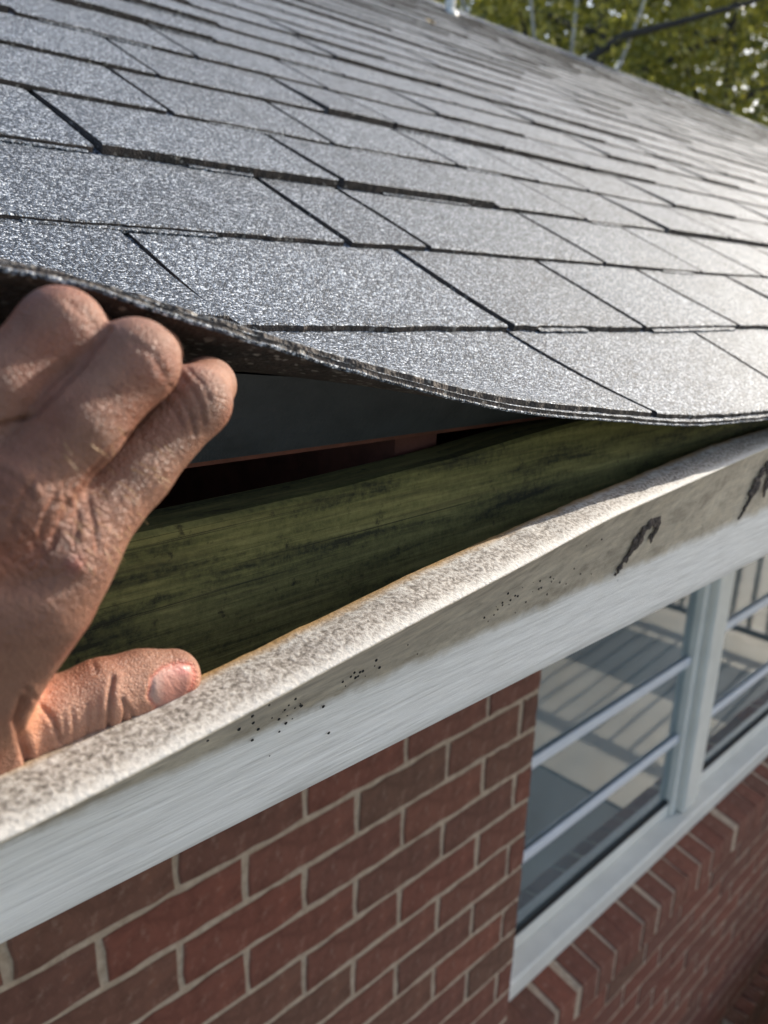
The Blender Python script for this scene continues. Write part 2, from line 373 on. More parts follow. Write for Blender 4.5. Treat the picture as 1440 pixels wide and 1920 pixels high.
# rowlock sill bricks: stood on edge, tops sloping out
def rowlock_mesh(w, r, zback, zfront, y0, y1, zb):
    e = .0025; v = []; 
    prof = [(y1, zback), (y0 + e, zfront + .0006), (y0, zfront - e), (y0, zb + e), (y0 + e, zb), (y1, zb)]
    for sx, ins in ((-w / 2, 0), (-w / 2 + e, 1), (w / 2 - e, 1), (w / 2, 0)):
        for k, (yy, zz) in enumerate(prof):
            dz = (0 if ins else -e * .7) if k in (0, 1, 2) else 0; dy = (0 if ins else e * .7) if k in (2, 3) else 0
            v.append((sx + r.normal(0, .0007), yy + dy + r.normal(0, .0004), zz + dz + r.normal(0, .0005)))
    f = []; n = len(prof)
    for a in range(3):
        for k in range(n - 1): f.append((a * n + k, a * n + k + 1, (a + 1) * n + k + 1, (a + 1) * n + k))
    f.append(tuple(range(n))[::-1]); f.append(tuple(3 * n + k for k in range(n)))
    me = bpy.data.meshes.new('sill_brick'); me.from_pydata(v, [], f); me.materials.append(M_BRICK); me.update(); return me
sill_m = MB(); sill_m.box(WX0 - .004, WX1, -.0288, .09, -1.708, -1.6014); 
sill_m.v = [(x, y, z - (.02 * (0.05 - y) / .08 if z > -1.65 else 0)) for x, y, z in sill_m.v]
sill_m.build('sill_mortar', M_MORT, wall)
rows = [rowlock_mesh(.0685, rng, -1.598, -1.618, -.031, .06, -1.706) for _ in range(5)]
for i in range(-2, 26):
    xc = 1.344 + .0785 * (i + .5)
    if xc - .03 < WX0 - .01 or xc > WX1: continue
    o = bpy.data.objects.new('sill_brick', rows[i % 5]); COL.objects.link(o); o.parent = wall; o.location = (xc, -abs(rng.normal(0, .0008)), abs(rng.normal(0, .0008))); o.rotation_euler = (0, rng.normal(0, .006), 0)
sm2 = MB(); sm2.box(2.63, 4.2, -.0575, .0, -2.772, -2.6665); sm2.build('ledge_mortar', M_MORT, wall)
rows2 = [rowlock_mesh(.0665, rng, -2.655, -2.665, -.06, .02, -2.77) for _ in range(3)]
for i in range(12):
    o = bpy.data.objects.new('ledge_brick', rows2[i % 3]); COL.objects.link(o); o.parent = wall; o.location = (2.672 + .0765 * i, rng.normal(0, .001), 0)

# ---- window
win = empty('window', (0, 0, 0), house)
YG = .112
def part(name, mat, boxes, parent=win, bev=.003):
    mb = MB(); [mb.box(*b_) for b_ in boxes]; o = mb.build(name, mat, parent)
    if bev:
        md = o.modifiers.new('bevel', 'BEVEL'); md.width = bev; md.segments = 2; md.limit_method = 'ANGLE'
    return o
part('sill', M_FRAME, [(WX0 + .001, WX1 - .001, .050, .135, -1.600, -1.546)], bev=.006)
part('bottom_rail', M_FRAME, [(WX0 + .002, 2.085, .100, .134, -1.5455, -1.506)]); part('bottom_rail', M_FRAME, [(2.258, WX1 - .002, .100, .134, -1.5455, -1.500)])
part('gasket', M_SPECK, [(WX0 + .002, 2.085, .104, .130, -1.5055, -1.496)], bev=0); part('gasket', M_SPECK, [(2.258, WX1 - .002, .104, .130, -1.4995, -1.489)], bev=0)
part('mullion', M_FRAME, [(2.118, 2.205, .070, .134, -1.5455, WZ1)], bev=.010)
part('sash_stile', M_FRAME, [(2.205, 2.256, .086, .134, -1.5457, WZ1)], bev=.004); part('sash_stile', M_FRAME, [(2.082, 2.118, .092, .134, -1.5457, WZ1)], bev=.004)
part('sash_stile', M_FRAME, [(WX0 + .002, WX0 + .05, .100, .134, -1.545, WZ1)])
part('sash_stile', M_FRAME, [(WX1 - .05, WX1 - .002, .100, .134, -1.545, WZ1)])
for z in (-1.036, -1.284, -.79): part('muntin', M_MUNT, [(WX0 + .05, 2.0815, .101, .110, z - .013, z + .013)], bev=.003)
for z in (-1.0, -1.286, -.75): part('muntin', M_MUNT, [(2.2565, WX1 - .05, .101, .110, z - .013, z + .013)], bev=.003)
part('pane', M_GLASS, [(WX0 + .04, 2.09, YG, YG + .003, -1.53, WZ1)], bev=0); part('pane', M_GLASS, [(2.25, WX1 - .04, YG, YG + .003, -1.52, WZ1)], bev=0)
# pale folded sheet added close behind the panes to brighten them
M_ADDED_CURT = mat_plain('added_curtain_cloth', (.36, .41, .43), .9, .08, 4)
for nm_, cx0, cx1 in (('added_curtain', WX0 - .05, 2.10), ('added_curtain', 2.24, WX1 + .05)):
    mb = MB(); cx_ = np.linspace(cx0, cx1, 90); wv = .30 + .016 * np.sin(cx_ * 55) + .012 * np.sin(cx_ * 23 + 1)
    mb.grid([np.stack([cx_, wv, np.full(90, z_)], -1) for z_ in (-1.75, -1.0, -.35)]); mb.build(nm_, M_ADDED_CURT, win, smooth=True)
# dim room behind the panes
rm = MB()
x0, x1, y0, y1, z0, z1 = .95, 3.7, .14, 3.4, -2.75, -.3
V = [(x0, y0, z0), (x1, y0, z0), (x1, y1, z0), (x0, y1, z0), (x0, y0, z1), (x1, y0, z1), (x1, y1, z1), (x0, y1, z1)]
rm.add(V, [(0, 1, 2, 3), (4, 7, 6, 5), (1, 5, 6, 2), (2, 6, 7, 3), (3, 7, 4, 0)]); rm.build('room', M_ROOM, house)

# ---- eave woodwork
BT = [(0.062, -0.545, -0.1631), (0.0746, -0.544, -0.1628), (0.089, -0.5429, -0.1623), (0.1124, -0.5413, -0.1606), (0.1414, -0.5396, -0.1598), (0.1992, -0.5368, -0.1548), (0.238, -0.5339, -0.1528), (0.279, -0.53, -0.1515), (0.3381, -0.5237, -0.1506), (0.4411, -0.5126, -0.1473), (0.5475, -0.5027, -0.1485), (0.7437, -0.49, -0.1461)]
IT = [(0.074, -0.513, -0.1607), (0.0864, -0.5121, -0.1602), (0.1002, -0.5112, -0.16), (0.1097, -0.5106, -0.1593), (0.1298, -0.5094, -0.1568), (0.1517, -0.5082, -0.156), (0.1902, -0.5063, -0.1526), (0.3155, -0.498, -0.1449), (0.4556, -0.4843, -0.1425), (0.565, -0.4742, -0.1423), (0.6701, -0.4665, -0.1393), (0.8231, -0.458, -0.142)]
BT = [(-1.2, -.548, -0.169), (-.2, -.547, -0.168)] + BT + [(1.1, -.484, -.150), (7.5, -.484, -.24)]
IT = [(-1.2, -.515, -0.167), (-.2, -.514, -0.166)] + IT + [(1.2, -.452, -.148), (7.5, -.452, -.235)]
def interp_tab(T, x):
    T = np.array(T); return np.interp(x, T[:, 0], T[:, 1]), np.interp(x, T[:, 0], T[:, 2])
def smooth_tab(T, x, w=.035):
    ys = np.mean([interp_tab(T, x + k * w)[0] for k in np.linspace(-1, 1, 9)], axis=0); zs = np.mean([interp_tab(T, x + k * w)[1] for k in np.linspace(-1, 1, 9)], axis=0)
    return ys, zs
xs = np.concatenate([np.linspace(-1.2, -.1, 12), np.arange(-.08, 1.3, .006), np.linspace(1.32, 7.4, 40)])
yB, zB = smooth_tab(BT, xs); yI, zI = smooth_tab(IT, xs)
zF = -.2605 - .0145 * np.clip(xs, 0, 9); zT = np.minimum(-.2165 - .003 * np.clip(xs, -2, 1) - .012 * np.clip(xs - 1, 0, 9), zB - .004)
P3 = lambda x, y, z: np.stack([x, y, z], -1)
wob = vnoise(P3(xs, xs * 0, xs * 0), 9, 3) * .0010 + vnoise(P3(xs, xs * 0, xs * 0), 38, 5) * .0004
rows_, bands = [], []
def addrow(y, z, bnd): rows_.append(P3(xs, y, z)); bands.append(bnd)
one = np.ones_like(xs)
addrow(-.40 * one, zF + .0005, -.3); addrow(-.4735 * one, zF, -.05); addrow(-.475 * one, zF + .0015, 0)
for k in np.linspace(0, 1, 6)[1:]: addrow(-.475 * one, zF + (zT - zF) * k, k)
for k in np.linspace(0, 1, 8)[1:]:
    kk = k ** 1.25
    addrow(-.475 + (yB + .0018 + .475) * kk + wob * math.sin(k * 3.1), zT + (zB - .0018 - zT) * k, 1 + k * .97)
addrow(yB + .0004 + wob * .3, zB - .0004, 1.99); addrow(yB + .0012 + wob * .3, zB + .0006, 2.03)
for k in np.linspace(0, 1, 9)[1:]:
    lump = vnoise(P3(xs, one * k * .03, xs * 0), 70, 9) * .0006
    addrow(yB + (yI - yB) * k, zB + .0006 + (zI - zB) * k + .0022 * math.sin(math.pi * k) + lump, 2.03 + .97 * k)
jag = vnoise(P3(xs, xs * 0, xs * 0), 160, 11) * .0009
rows_[-1][:, 1] += jag; addrow(yI + .0012 + jag, zI - .0008, 3.05); addrow(yI + .0005 + jag, zI - .0035, 3.2)
mb = MB(); mb.grid(rows_); fascia = mb.build('fascia', M_FAS, house, smooth=True)
at = fascia.data.attributes.new('band', 'FLOAT', 'POINT'); at.data.foreach_set('value', np.repeat(np.array(bands, dtype=np.float32), len(xs)))
md = fascia.modifiers.new('thickness', 'SOLIDIFY'); md.thickness = .0009; md.offset = -1
# wooden sub-fascia board, its top edge showing
xw = np.concatenate([np.linspace(-1.2, 0, 6), np.linspace(.05, 1.0, 30), np.linspace(1.1, 7.4, 10)])
zt = np.interp(xw, [-1.2, .17, .28, .37, .48, .60, 1.0, 7.4], [-.121, -.1185, -.1175, -.1145, -.107, -.103, -.109, -.20])
o1 = np.ones_like(xw); rj = vnoise(P3(xw, xw * 0, xw * 0), 40, 2) * .0006
mb = MB(); mb.grid([P3(xw, -.402 * o1, -.262 * o1 - .02), P3(xw, -.402 * o1, zt - .004), P3(xw, -.4035 * o1, zt - .0025), P3(xw, -.4375 * o1, zt + rj), P3(xw, -.440 * o1, zt - .002 + rj), P3(xw, -.440 * o1, zt - .07), P3(xw, -.440 * o1, -.262 * o1 - .02)], flip=True)
mb.build('fascia_board', M_WOOD, house)
mb = MB(); mb.box(-1.2, 0, -.4735, .0, -.2575, -.250); mb.box(0, 7.4, -.4735, .0, -.2575, -.250); mb.v = [(x, y, z if x < .1 else z - .0145 * x) for x, y, z in mb.v]; soff = mb.build('soffit', M_SOFF, house)

# ---- roof frame
RO = np.array([0.0, -0.4896, -0.0991]); E1 = np.array([.9997, -.0147, -.0201]); E2 = np.array([.0218, .9076, .4194])
E1 /= np.linalg.norm(E1); E2 -= E1 * (E1 @ E2); E2 /= np.linalg.norm(E2); RN = np.cross(E1, E2)
SH = .20
TH = [(-2, .95), (-.1, 1.04), (0.0932, 1.0422), (0.1084, 1.0094), (0.1246, 0.9481), (0.1426, 0.8905), (0.1628, 0.8366), (0.1854, 0.7731), (0.2109, 0.6936), (0.24, 0.6237), (0.2737, 0.5434), (0.313, 0.4602), (0.3592, 0.3792), (0.414, 0.2946), (0.4805, 0.2011), (0.5351, 0.1385), (0.6072, 0.0743), (0.7047, 0.004), (.8, .0), (20, 0)]
THa = np.array(TH)
def theta0(a): return np.interp(a, THa[:, 0], THa[:, 1])
def RP(a, s, off=0.0, warp=True):
    """point on the roof: a along the eave, s up the slope, off out of the surface; the eave corner is curled up"""
    a = np.asarray(a, float); s = np.asarray(s, float); off = np.asarray(off, float)
    a, s, off = np.broadcast_arrays(a, s, off)
    t0 = np.maximum(np.mean([theta0(a + k) for k in (-.03, -.015, 0, .015, .03)], axis=0), 1e-4) if warp else np.full(a.shape, 1e-4)
    u = np.clip(1 - s / SH, 0, None); th = t0 * u
    S = np.where(s < SH, SH - SH / t0 * np.sin(th), s); H = np.where(s < SH, SH / t0 * (1 - np.cos(th)), 0)
    th = np.where(s < SH, th, 0)
    S = S + off * np.sin(th); H = H + off * np.cos(th)
    if warp:
        # slight waviness of old decking and shingles
        q = np.stack([a, s, a * 0], -1); H = H + vnoise(q, 2.3, 21) * .0022 * np.clip(s * 4 - .4, 0, 1) + vnoise(q, 9, 22) * .0010
    return RO + a[..., None] * E1 + S[..., None] * E2 + H[..., None] * RN
RIDGE = 4.0; A0, A1 = -1.4, 11.5
# deck slab under the shingles, front edge wrapped in dark felt; back slope beyond the ridge
mb = MB(); aa = np.linspace(A0, A1, 60)
mb.grid([RP(aa, .077 * np.ones(60), -.006, False), RP(aa, RIDGE * np.ones(60), -.006, False)], 0)
mb.grid([RP(aa, .077 * np.ones(60), -.0295, False), RP(aa, .077 * np.ones(60), -.006, False)], 0)
mb.grid([RP(aa, RIDGE * np.ones(60), -.03, False), RP(aa, .077 * np.ones(60), -.0295, False)], 1)
rd = RP(aa, RIDGE * np.ones(60), -.004, False); back = rd + np.array([0, 4.2, -1.95]); mb.grid([rd, back], 2)
rd2 = RP(aa, RIDGE * np.ones(60), -.03, False); back2 = back + np.array([0, 0, -.026]); mb.grid([back2, rd2], 1)
roof = mb.build('roof', None, house, mats=[M_FELT, M_DECK, M_SH])
mb = MB(); mb.grid([RP(aa, .0765 * np.ones(60), -.0325, False), RP(aa, .0765 * np.ones(60), -.0296, False), RP(aa, .079 * np.ones(60), -.0296, False)]); mb.build('deck_edge_strip', M_RAFT, roof)
for xr in (-.23, .389, .80, 1.21, 1.62):
    mb = MB(); mb.box(xr - .020, xr + .020, -.395, 0, -.262, -.1)
    pr = RP(np.array([xr]), np.array([.1]), -.032, False)[0]
    mb.v = [(x, y, z if z < -.2 else pr[2] + (y - pr[1]) * (E2[2] / E2[1]) - .0005) for x, y, z in mb.v]; mb.build('rafter', M_RAFT, house)
aF = np.concatenate([np.linspace(A0, 0, 12), np.linspace(.02, .9, 90), np.linspace(.95, A1, 30)]); nF = len(aF)
lowF = RP(aF, .0755 * np.ones(nF), -.0290, False); topF = RP(aF, .074 * np.ones(nF), -.0055)
bulge = vnoise(np.stack([aF, aF * 0, aF * 0], -1), 14, 61)[:, None] * .002 * -E2
mb = MB(); mb.grid([lowF, lowF * .7 + topF * .3 + bulge, lowF * .35 + topF * .65 + bulge * 1.4, topF]); mb.build('felt_underlayment', M_FELT, roof, smooth=True)
# starter strip: the lowest sheet, curled up at the corner
def strip_rows(a, slist, off): return [RP(a, s * np.ones(len(a)), o) for s, o in zip(slist, off)]
aS = np.concatenate([np.linspace(A0, -.05, 14), np.arange(-.04, .95, .004), np.linspace(.96, A1, 40)])
jit = vnoise(np.stack([aS, aS * 0, aS * 0], -1), 210, 31) * .0007 + vnoise(np.stack([aS, aS * 0, aS * 0], -1), 60, 32) * .0005
sl = np.concatenate([[0, .0006], np.linspace(.01, .2, 12), [.3]])
mb = MB()
topr = [RP(aS, s + (jit if k == 0 else 0), -.0006 if k == 0 else -.0003) for k, s in enumerate(sl)]
mb.grid(topr, 0)
botr = [RP(aS, s + (jit if k == 0 else 0), -.0038) for k, s in enumerate(sl[:-1])]
mb.grid([RP(aS, jit + .0004, -.0026), RP(aS, jit + .0003, -.0006)], 1)
j2 = jit + vnoise(np.stack([aS, aS * 0, aS * 0], -1), 300, 35) * .0006
mb.grid([RP(aS, j2, -.0042), RP(aS, j2 - .0011, -.0036), RP(aS, j2 - .0008, -.0028), RP(aS, jit + .0004, -.0026)], 2); mb.grid(botr[::-1] + [RP(aS, j2, -.0042)], 1)
starter = mb.build('starter_strip', None, roof, smooth=True, mats=[M_SH, M_UN, M_SH])

# ---- shingle tabs
EXP = .1418
JT = {0: [-.16, .506, .804, 1.10, 1.40], 1: [.02, .262, .511, .709, .906, 1.141, 1.42], 2: [.12, .457, .551, .836, 1.068, 1.256, 1.487, 1.75],
      3: [.05, .31, .557, .795, .984, 1.199, 1.409, 1.541, 1.84], 4: [.2, .447, .652, .865, 1.042, 1.174, 1.446, 1.7], 5: [.25, .505, .747, .872, 1.112, 1.36, 1.6],
      6: [.4, .632, .851, 1.093, 1.33, 1.62], 7: [.5, .741, .994, 1.279, 1.52, 1.8], 8: [.55, .831, 1.08, 1.36, 1.6, 1.9]}
def view_range(s):
    aa = np.linspace(-.5, 11, 600); P = RP(aa, s * np.ones(600), 0, False); q = (P - CAM) @ CR.T
    u = 720 + F_PX * q[:, 0] / q[:, 2]; v = 960 + F_PX * q[:, 1] / q[:, 2]
    ok = (q[:, 2] > 0) & (u > -60) & (u < 1500) & (v > -80) & (v < 1990)
    return (aa[ok].min(), aa[ok].max()) if ok.any() else (0, 0)
def tab_geom(mb, a0, a1, s0, ci, fine, thick, lam, seed):
    L = EXP + .028; gap = .0032 + .0012 * random.random()
    a0 += gap; a1 -= gap
    n = max(3, int((a1 - a0) / (.0045 if fine == 2 else .02 if fine == 1 else .12)) + 1)
    a = np.linspace(a0, a1, n)
    if fine:
        e = vnoise(np.stack([a, a * 0 + s0, a * 0], -1), 230, 41) * .0014 + vnoise(np.stack([a, a * 0 + s0, a * 0], -1), 45, 42) * .0012
        edg = vnoise(np.stack([np.array([0., 1]) + seed, [0., 0], [0., 0]], -1), 1.0, 44) * .0015
    else: e = a * 0
    ss = [0, .0012] + list(np.linspace(.012, L, 11 if ci < 2 else (5 if fine == 2 else 2)))
    rows = []
    for k, ds in enumerate(ss):
        off = .0004 + thick * (1 - ds / L) ** .9 - (.0008 if k == 0 else 0)
        aj = a.copy()
        if fine == 2:
            w = vnoise(np.stack([[s0 + ds], [seed * 1.], [0.]], -1), 60, 43)[0] * .0007; aj[0] += w; aj[-1] += w * .8
        rows.append(RP(aj, s0 + ds + (e if k < 2 else 0), off))
    mb.grid(rows, 0)
    lo = -.0002 if ci else -.0002
    mb.grid([RP(a, s0 + e + .0003, lo + (.0010 if ci else 0)), rows[0]], 1)          # butt face
    for sd_, col in ((0, 0), (1, -1)):                                                    # side faces
        edge_top = np.array([r[col] for r in rows]); edge_bot = RP(np.full(len(ss), a[col]), s0 + np.array(ss), -.0002)
        mb.grid([edge_top, edge_bot] if sd_ == 0 else [edge_bot, edge_top], 1)
    if lam:                                                                               # laminated under-layer peeping out below the butt
        b0 = a0 + (a1 - a0) * lam[0]; b1 = a0 + (a1 - a0) * lam[1]; nn = max(3, int((b1 - b0) / (.0045 if fine == 2 else .03)))
        b = np.linspace(b0, b1, nn); e2_ = vnoise(np.stack([b, b * 0 + s0, b * 0 + 3], -1), 200, 45) * .0010
        st_ = .0045
        mb.grid([RP(b, s0 - st_ + e2_ + .0003, .0009), RP(b, s0 - st_ + e2_, .0032), RP(b, s0 - st_ + e2_ + .001, .0036), RP(b, s0 + .004 + 0 * b, .0036)], 0)
nt_, far = 0, MB()
for ci in range(0, 29):
    s0 = ci * EXP + (.0035 if ci == 0 else 0)
    if s0 > RIDGE - .05: break
    lo_, hi_ = view_range(s0 + .07); lo_ -= .1; hi_ += .1
    js = list(JT.get(ci, []))
    if not js: js = [lo_ - .25 * random.random() - .05]
    while js[0] > lo_: js.insert(0, js[0] - random.choice((.2, .25, .29)))
    while js[-1] < hi_: js.append(js[-1] + random.choice((.2, .235, .26, .30)) * (1 if ci < 10 else 1.18))
    fine = 2 if ci < 4 else 1 if ci < 12 else 0
    for i in range(len(js) - 1):
        if js[i + 1] < lo_ or js[i] > hi_: continue
        double = random.random() < .42
        th = (.0096 if double else .0058) * random.uniform(.9, 1.1)
        if ci == 0: th = .0032
        lam = None
        if ci > 0 and random.random() < .5:
            t0, t1 = sorted((random.uniform(-.1, .6), random.uniform(.4, 1.1))); lam = (max(0, t0), min(1, t1)) if t1 - t0 > .2 else None
        if ci >= 20:
            tab_geom(far, js[i], js[i + 1], s0, ci, 0, th, None, i); continue
        mb = MB(); tab_geom(mb, js[i], js[i + 1], s0, ci, fine, th, lam, ci * 31 + i)
        mb.build('shingle', None, roof, mats=[M_SH, M_UN]); nt_ += 1
tag(far.build('shingle_field', None, roof, mats=[M_SH, M_UN]), kind='stuff')
print('shingles', nt_)
# plain sheet left and right of the tabs that are in view, so the slope goes on
mb = MB(); aa = np.linspace(A0, A1, 50); mb.grid([RP(aa, s * np.ones(50), -.0025, s > .31) for s in np.linspace(.30, RIDGE, 20)]); tag(mb.build('shingle_underlay', M_SH, roof), kind='stuff')
# ridge caps
for i in range(38):
    a0 = 3.0 + i * .2; a = np.linspace(a0, a0 + .26, 3); mb = MB()
    p0 = RP(a, (RIDGE - .15) * np.ones(3), .006, False); pr = RP(a, RIDGE * np.ones(3), .012, False); p1 = pr + np.array([0, .14, -.065])
    for k in (0, 1, 2):
        dz = np.array([0, 0, .006 * (k / 2)]); p0[k] += dz; pr[k] += dz; p1[k] += dz
    mb.grid([p0, pr, p1]); mb.grid([p0 - RN * .006, p0]); mb.build('ridge_cap', M_SH, roof)

# ------------------------------------------------------------------ things on the roof and eave
pb = RP(np.array([3.86]), np.array([3.70]), 0, False)[0]
vp = empty('vent_pipe', tuple(pb)); tag(vp, 'white plastic vent pipe standing near the ridge of the roof', 'pipe')
mb = MB(); mb.tube([(0, 0, -.05), (0, 0, .12), (0, 0, .45)], [.027] * 3, 16); mb.build('tube', M_PVC, vp, smooth=True)
mb = MB(); mb.tube([(0, 0, -.04), (0, 0, .0), (0, 0, .02)], [.06, .045, .031], 16); mb.build('flashing_collar', M_FRAME, vp, smooth=True)
M_DRY = mat_plain('dry_leaf', (.55, .40, .16), .7, .3, 60)
def fallen_leaf(a, s, size, label, rz):
    p = RP(np.array([a]), np.array([s]), .012, False)[0]; mb = MB(); pts = []
    for k in range(9):
        t = k / 8; w = math.sin(math.pi * t) ** .8 * size * .42
        pts.append([(t * size, -w, .25 * w), (t * size, 0, .12 * size * math.sin(3 * t)), (t * size, w, .35 * w)])
    mb.grid(pts); o = mb.build('fallen_leaf', M_DRY, None, smooth=True); o.location = p; o.rotation_euler = (math.radians(24), 0, rz)
    tag(o, label, 'leaf', 'fallen leaves on the shingles')
    md = o.modifiers.new('t', 'SOLIDIFY'); md.thickness = .0008
fallen_leaf(2.586, 2.516, .05, 'small yellow dry leaf on the shingles below the vent pipe', .4)
fallen_leaf(6.70, 3.90, .08, 'dry tan leaf lying by the ridge in front of the trees', 1.3)

def mud(name, pts, label, yb):
    mb = MB()
    for (x, z, rx, rz, an) in pts:
        n1, n2 = 10, 5; cs, sn = math.cos(an), math.sin(an); rows = []
        for i in range(n2 + 1):
            ph = i / n2 * math.pi / 2; r = []
            for k in range(n1 + 1):
                t = 2 * math.pi * (k % n1) / n1; jj = 1 + .35 * math.sin(3 * t + x * 900) * math.sin(5 * t + z * 700)
                u = rx * math.cos(t) * math.cos(ph) * jj; w = rz * math.sin(t) * math.cos(ph) * jj
                r.append((x + u * cs - w * sn, yb(x, z) - .0012 * math.sin(ph) - .0001 - .0003 * math.sin(9 * t + i), z + u * sn + w * cs))
            rows.append(r)
        mb.grid(rows, flip=True)
    o = mb.build(name, M_MUD, None, smooth=True); return tag(o, label, 'mud', 'mud smears on the fascia')
def face_y(x, z):
    yb_, zb_ = smooth_tab(BT, np.array([x])); zt_ = -.2165 - .003 * x
    k = np.clip((z - zt_) / (zb_[0] - zt_), 0, 1) ** 1.25; return float(-.475 + (yb_[0] + .475) * k - .0006)
def mud_pts(cx, cz, sc, seed):
    r = random.Random(seed); out = []
    for t in np.linspace(0, 1, 34):                      # a hooked smear of overlapping flakes
        an = math.pi * (1.10 - 1.25 * t); w = .006 + .004 * math.sin(3 * t + seed)
        x = cx + sc * .015 * math.cos(an); z = cz + sc * .014 * math.sin(an)
        out.append((x + r.gauss(0, w * .45), z + r.gauss(0, w * .35), sc * r.uniform(.0018, .0052), sc * r.uniform(.0014, .0034), r.uniform(0, 3)))
    for t in np.linspace(0, 1, 22):
        out.append((cx - sc * .006 - sc * .014 * t + r.gauss(0, .0012), cz - sc * .0 - sc * .026 * t + r.gauss(0, .001), sc * .0042 * (1.15 - .75 * t), sc * .0026 * (1.15 - .7 * t), .95 + r.gauss(0, .2)))
    return out
mud('mud_smear', mud_pts(.545, -.2005 + .012, 1.0, 3), 'hooked brown mud smear on the fascia above the window, the nearer one', face_y)
mud('mud_smear', mud_pts(.765, -.196 + .012, 1.15, 5), 'dark mud smear at the far end of the stained fascia', face_y)
mb = MB()
sp = [(.205, -.207), (.208, -.232), (.218, -.218), (.242, -.218), (.246, -.235), (.198, -.219), (.214, -.221), (.222, -.217), (.2, -.213), (.53, -.222), (.43, -.205)]
r = random.Random(4)
sp += [(r.gauss(.255, .012), r.gauss(-.200, .004)) for _ in range(12)] + [(r.gauss(.40, .035), r.gauss(-.192, .008)) for _ in range(24)] + [(r.uniform(.15, .9), r.uniform(-.21, -.165)) for _ in range(20)] + [(r.gauss(.21, .012), r.gauss(-.208, .004)) for _ in range(10)]
for x, z in sp:
    s_ = r.uniform(.0003, .0009); y = face_y(x, z) - .0003; an = r.uniform(0, 3)
    pts = [(x + s_ * 1.5 * math.cos(an + t) * (1 if k % 2 else .7), y, z + s_ * math.sin(an + t)) for k, t in enumerate(np.linspace(0, 6.28, 7)[:-1])]
    mb.add(pts + [(x, y - s_ * .7, z)], [(k, (k + 1) % 6, 6) for k in range(6)] )
tag(mb.build('dirt_specks', M_SPECK), 'black grit specks scattered over the fascia', 'grit', kind='stuff')

# ------------------------------------------------------------------ hand
def cp(u, v, d):
    """camera-aligned local metres for a reference point"""
    return np.array([(u - 720) / F_PX * d, (v - 960) / F_PX * d, d])
def rcone(P, a, b, ra, rb):
    ba = b - a; l2 = ba @ ba; rr = ra - rb; a2 = l2 - rr * rr; il2 = 1 / l2
    pa = P - a; y = pa @ ba; z = y - l2
    x2 = np.sum((pa * l2 - y[..., None] * ba) ** 2, -1); y2 = y * y * l2; z2 = z * z * l2
    k = np.sign(rr) * rr * rr * x2
    d3 = (np.sqrt(x2 * a2 * il2) + y * rr) * il2 - ra
    d1 = np.sqrt(x2 + z2) * il2 - rb; d2 = np.sqrt(x2 + y2) * il2 - ra
    return np.where(np.sign(z) * a2 * z2 > k, d1, np.where(np.sign(y) * a2 * y2 < k, d2, d3))
def smin(a, b, k):
    h = np.clip(.5 + .5 * (b - a) / k, 0, 1); return b + (a - b) * h - k * h * (1 - h)
VX = .00105
lo = np.array([-.205, -.095, .175]); hi = np.array([-.044, .150, .352])
dims = np.ceil((hi - lo) / VX).astype(int)
gx, gy, gz = [lo[i] + VX * np.arange(dims[i]) for i in range(3)]
PG = np.stack(np.meshgrid(gx, gy, gz, indexing='ij'), -1)
def chain(P, pts, k=.004):
    d = None
    for (a, ra), (b, rb) in zip(pts[:-1], pts[1:]):
        e = rcone(P, a, b, ra, rb); d = e if d is None else smin(d, e, k)
    return d
ring = [(cp(-120, 860, .226), .0132), (cp(5, 735, .233), .0122), (cp(116, 622, .2420), .0124), (cp(158, 622, .276), .0092), (cp(172, 660, .296), .0080)]
midd = [(cp(20, 935, .232), .0138), (cp(148, 795, .2375), .0122), (cp(256, 678, .2465), .0122), (cp(288, 662, .286), .0092), (cp(296, 694, .305), .0080)]
indx = [(cp(118, 1036, .245), .0136), (cp(250, 882, .2590), .0116), (cp(366, 753, .2690), .0113), (cp(390, 722, .297), .0094), (cp(392, 742, .316), .0080)]
pink = [(cp(-270, 830, .222), .0115), (cp(-190, 735, .226), .0100), (cp(-105, 630, .231), .0102), (cp(-60, 640, .258), .0085), (cp(-40, 670, .276), .0075)]
thmb = [(cp(-235, 1500, .250), .0165), (cp(-10, 1398, .274), .0146), (cp(95, 1345, .284), .0130), (cp(190, 1306, .2935), .0128), (cp(262, 1283, .302), .0118), (cp(322, 1270, .309), .0108)]
D = chain(PG, indx); D = smin(D, chain(PG, midd), .0009); D = smin(D, chain(PG, ring), .0009); D = smin(D, chain(PG, pink), .0016)
W = cp(-520, 1420, .205)
meta = None
for mc, rw in ((indx, .0165), (midd, .016), (ring, .015), (pink, .0135)):
    e = rcone(PG, mc[0][0] + np.array([0, 0, .002]), W + np.array([0, 0, .004]), .0138, .020); meta = e if meta is None else smin(meta, e, .010)
meta = smin(meta, rcone(PG, cp(60, 1120, .246), cp(-120, 1370, .262), .0185, .020), .010)
D = smin(D, meta, .007)
th = chain(PG, thmb, .005)
web = rcone(PG, cp(-40, 1260, .258), cp(-60, 1400, .268), .0148, .0150)
D = smin(smin(D, web, .010), th, .006)
D[0] = D[-1] = .01; D[:, 0] = D[:, -1] = .01; D[:, :, 0] = D[:, :, -1] = .01
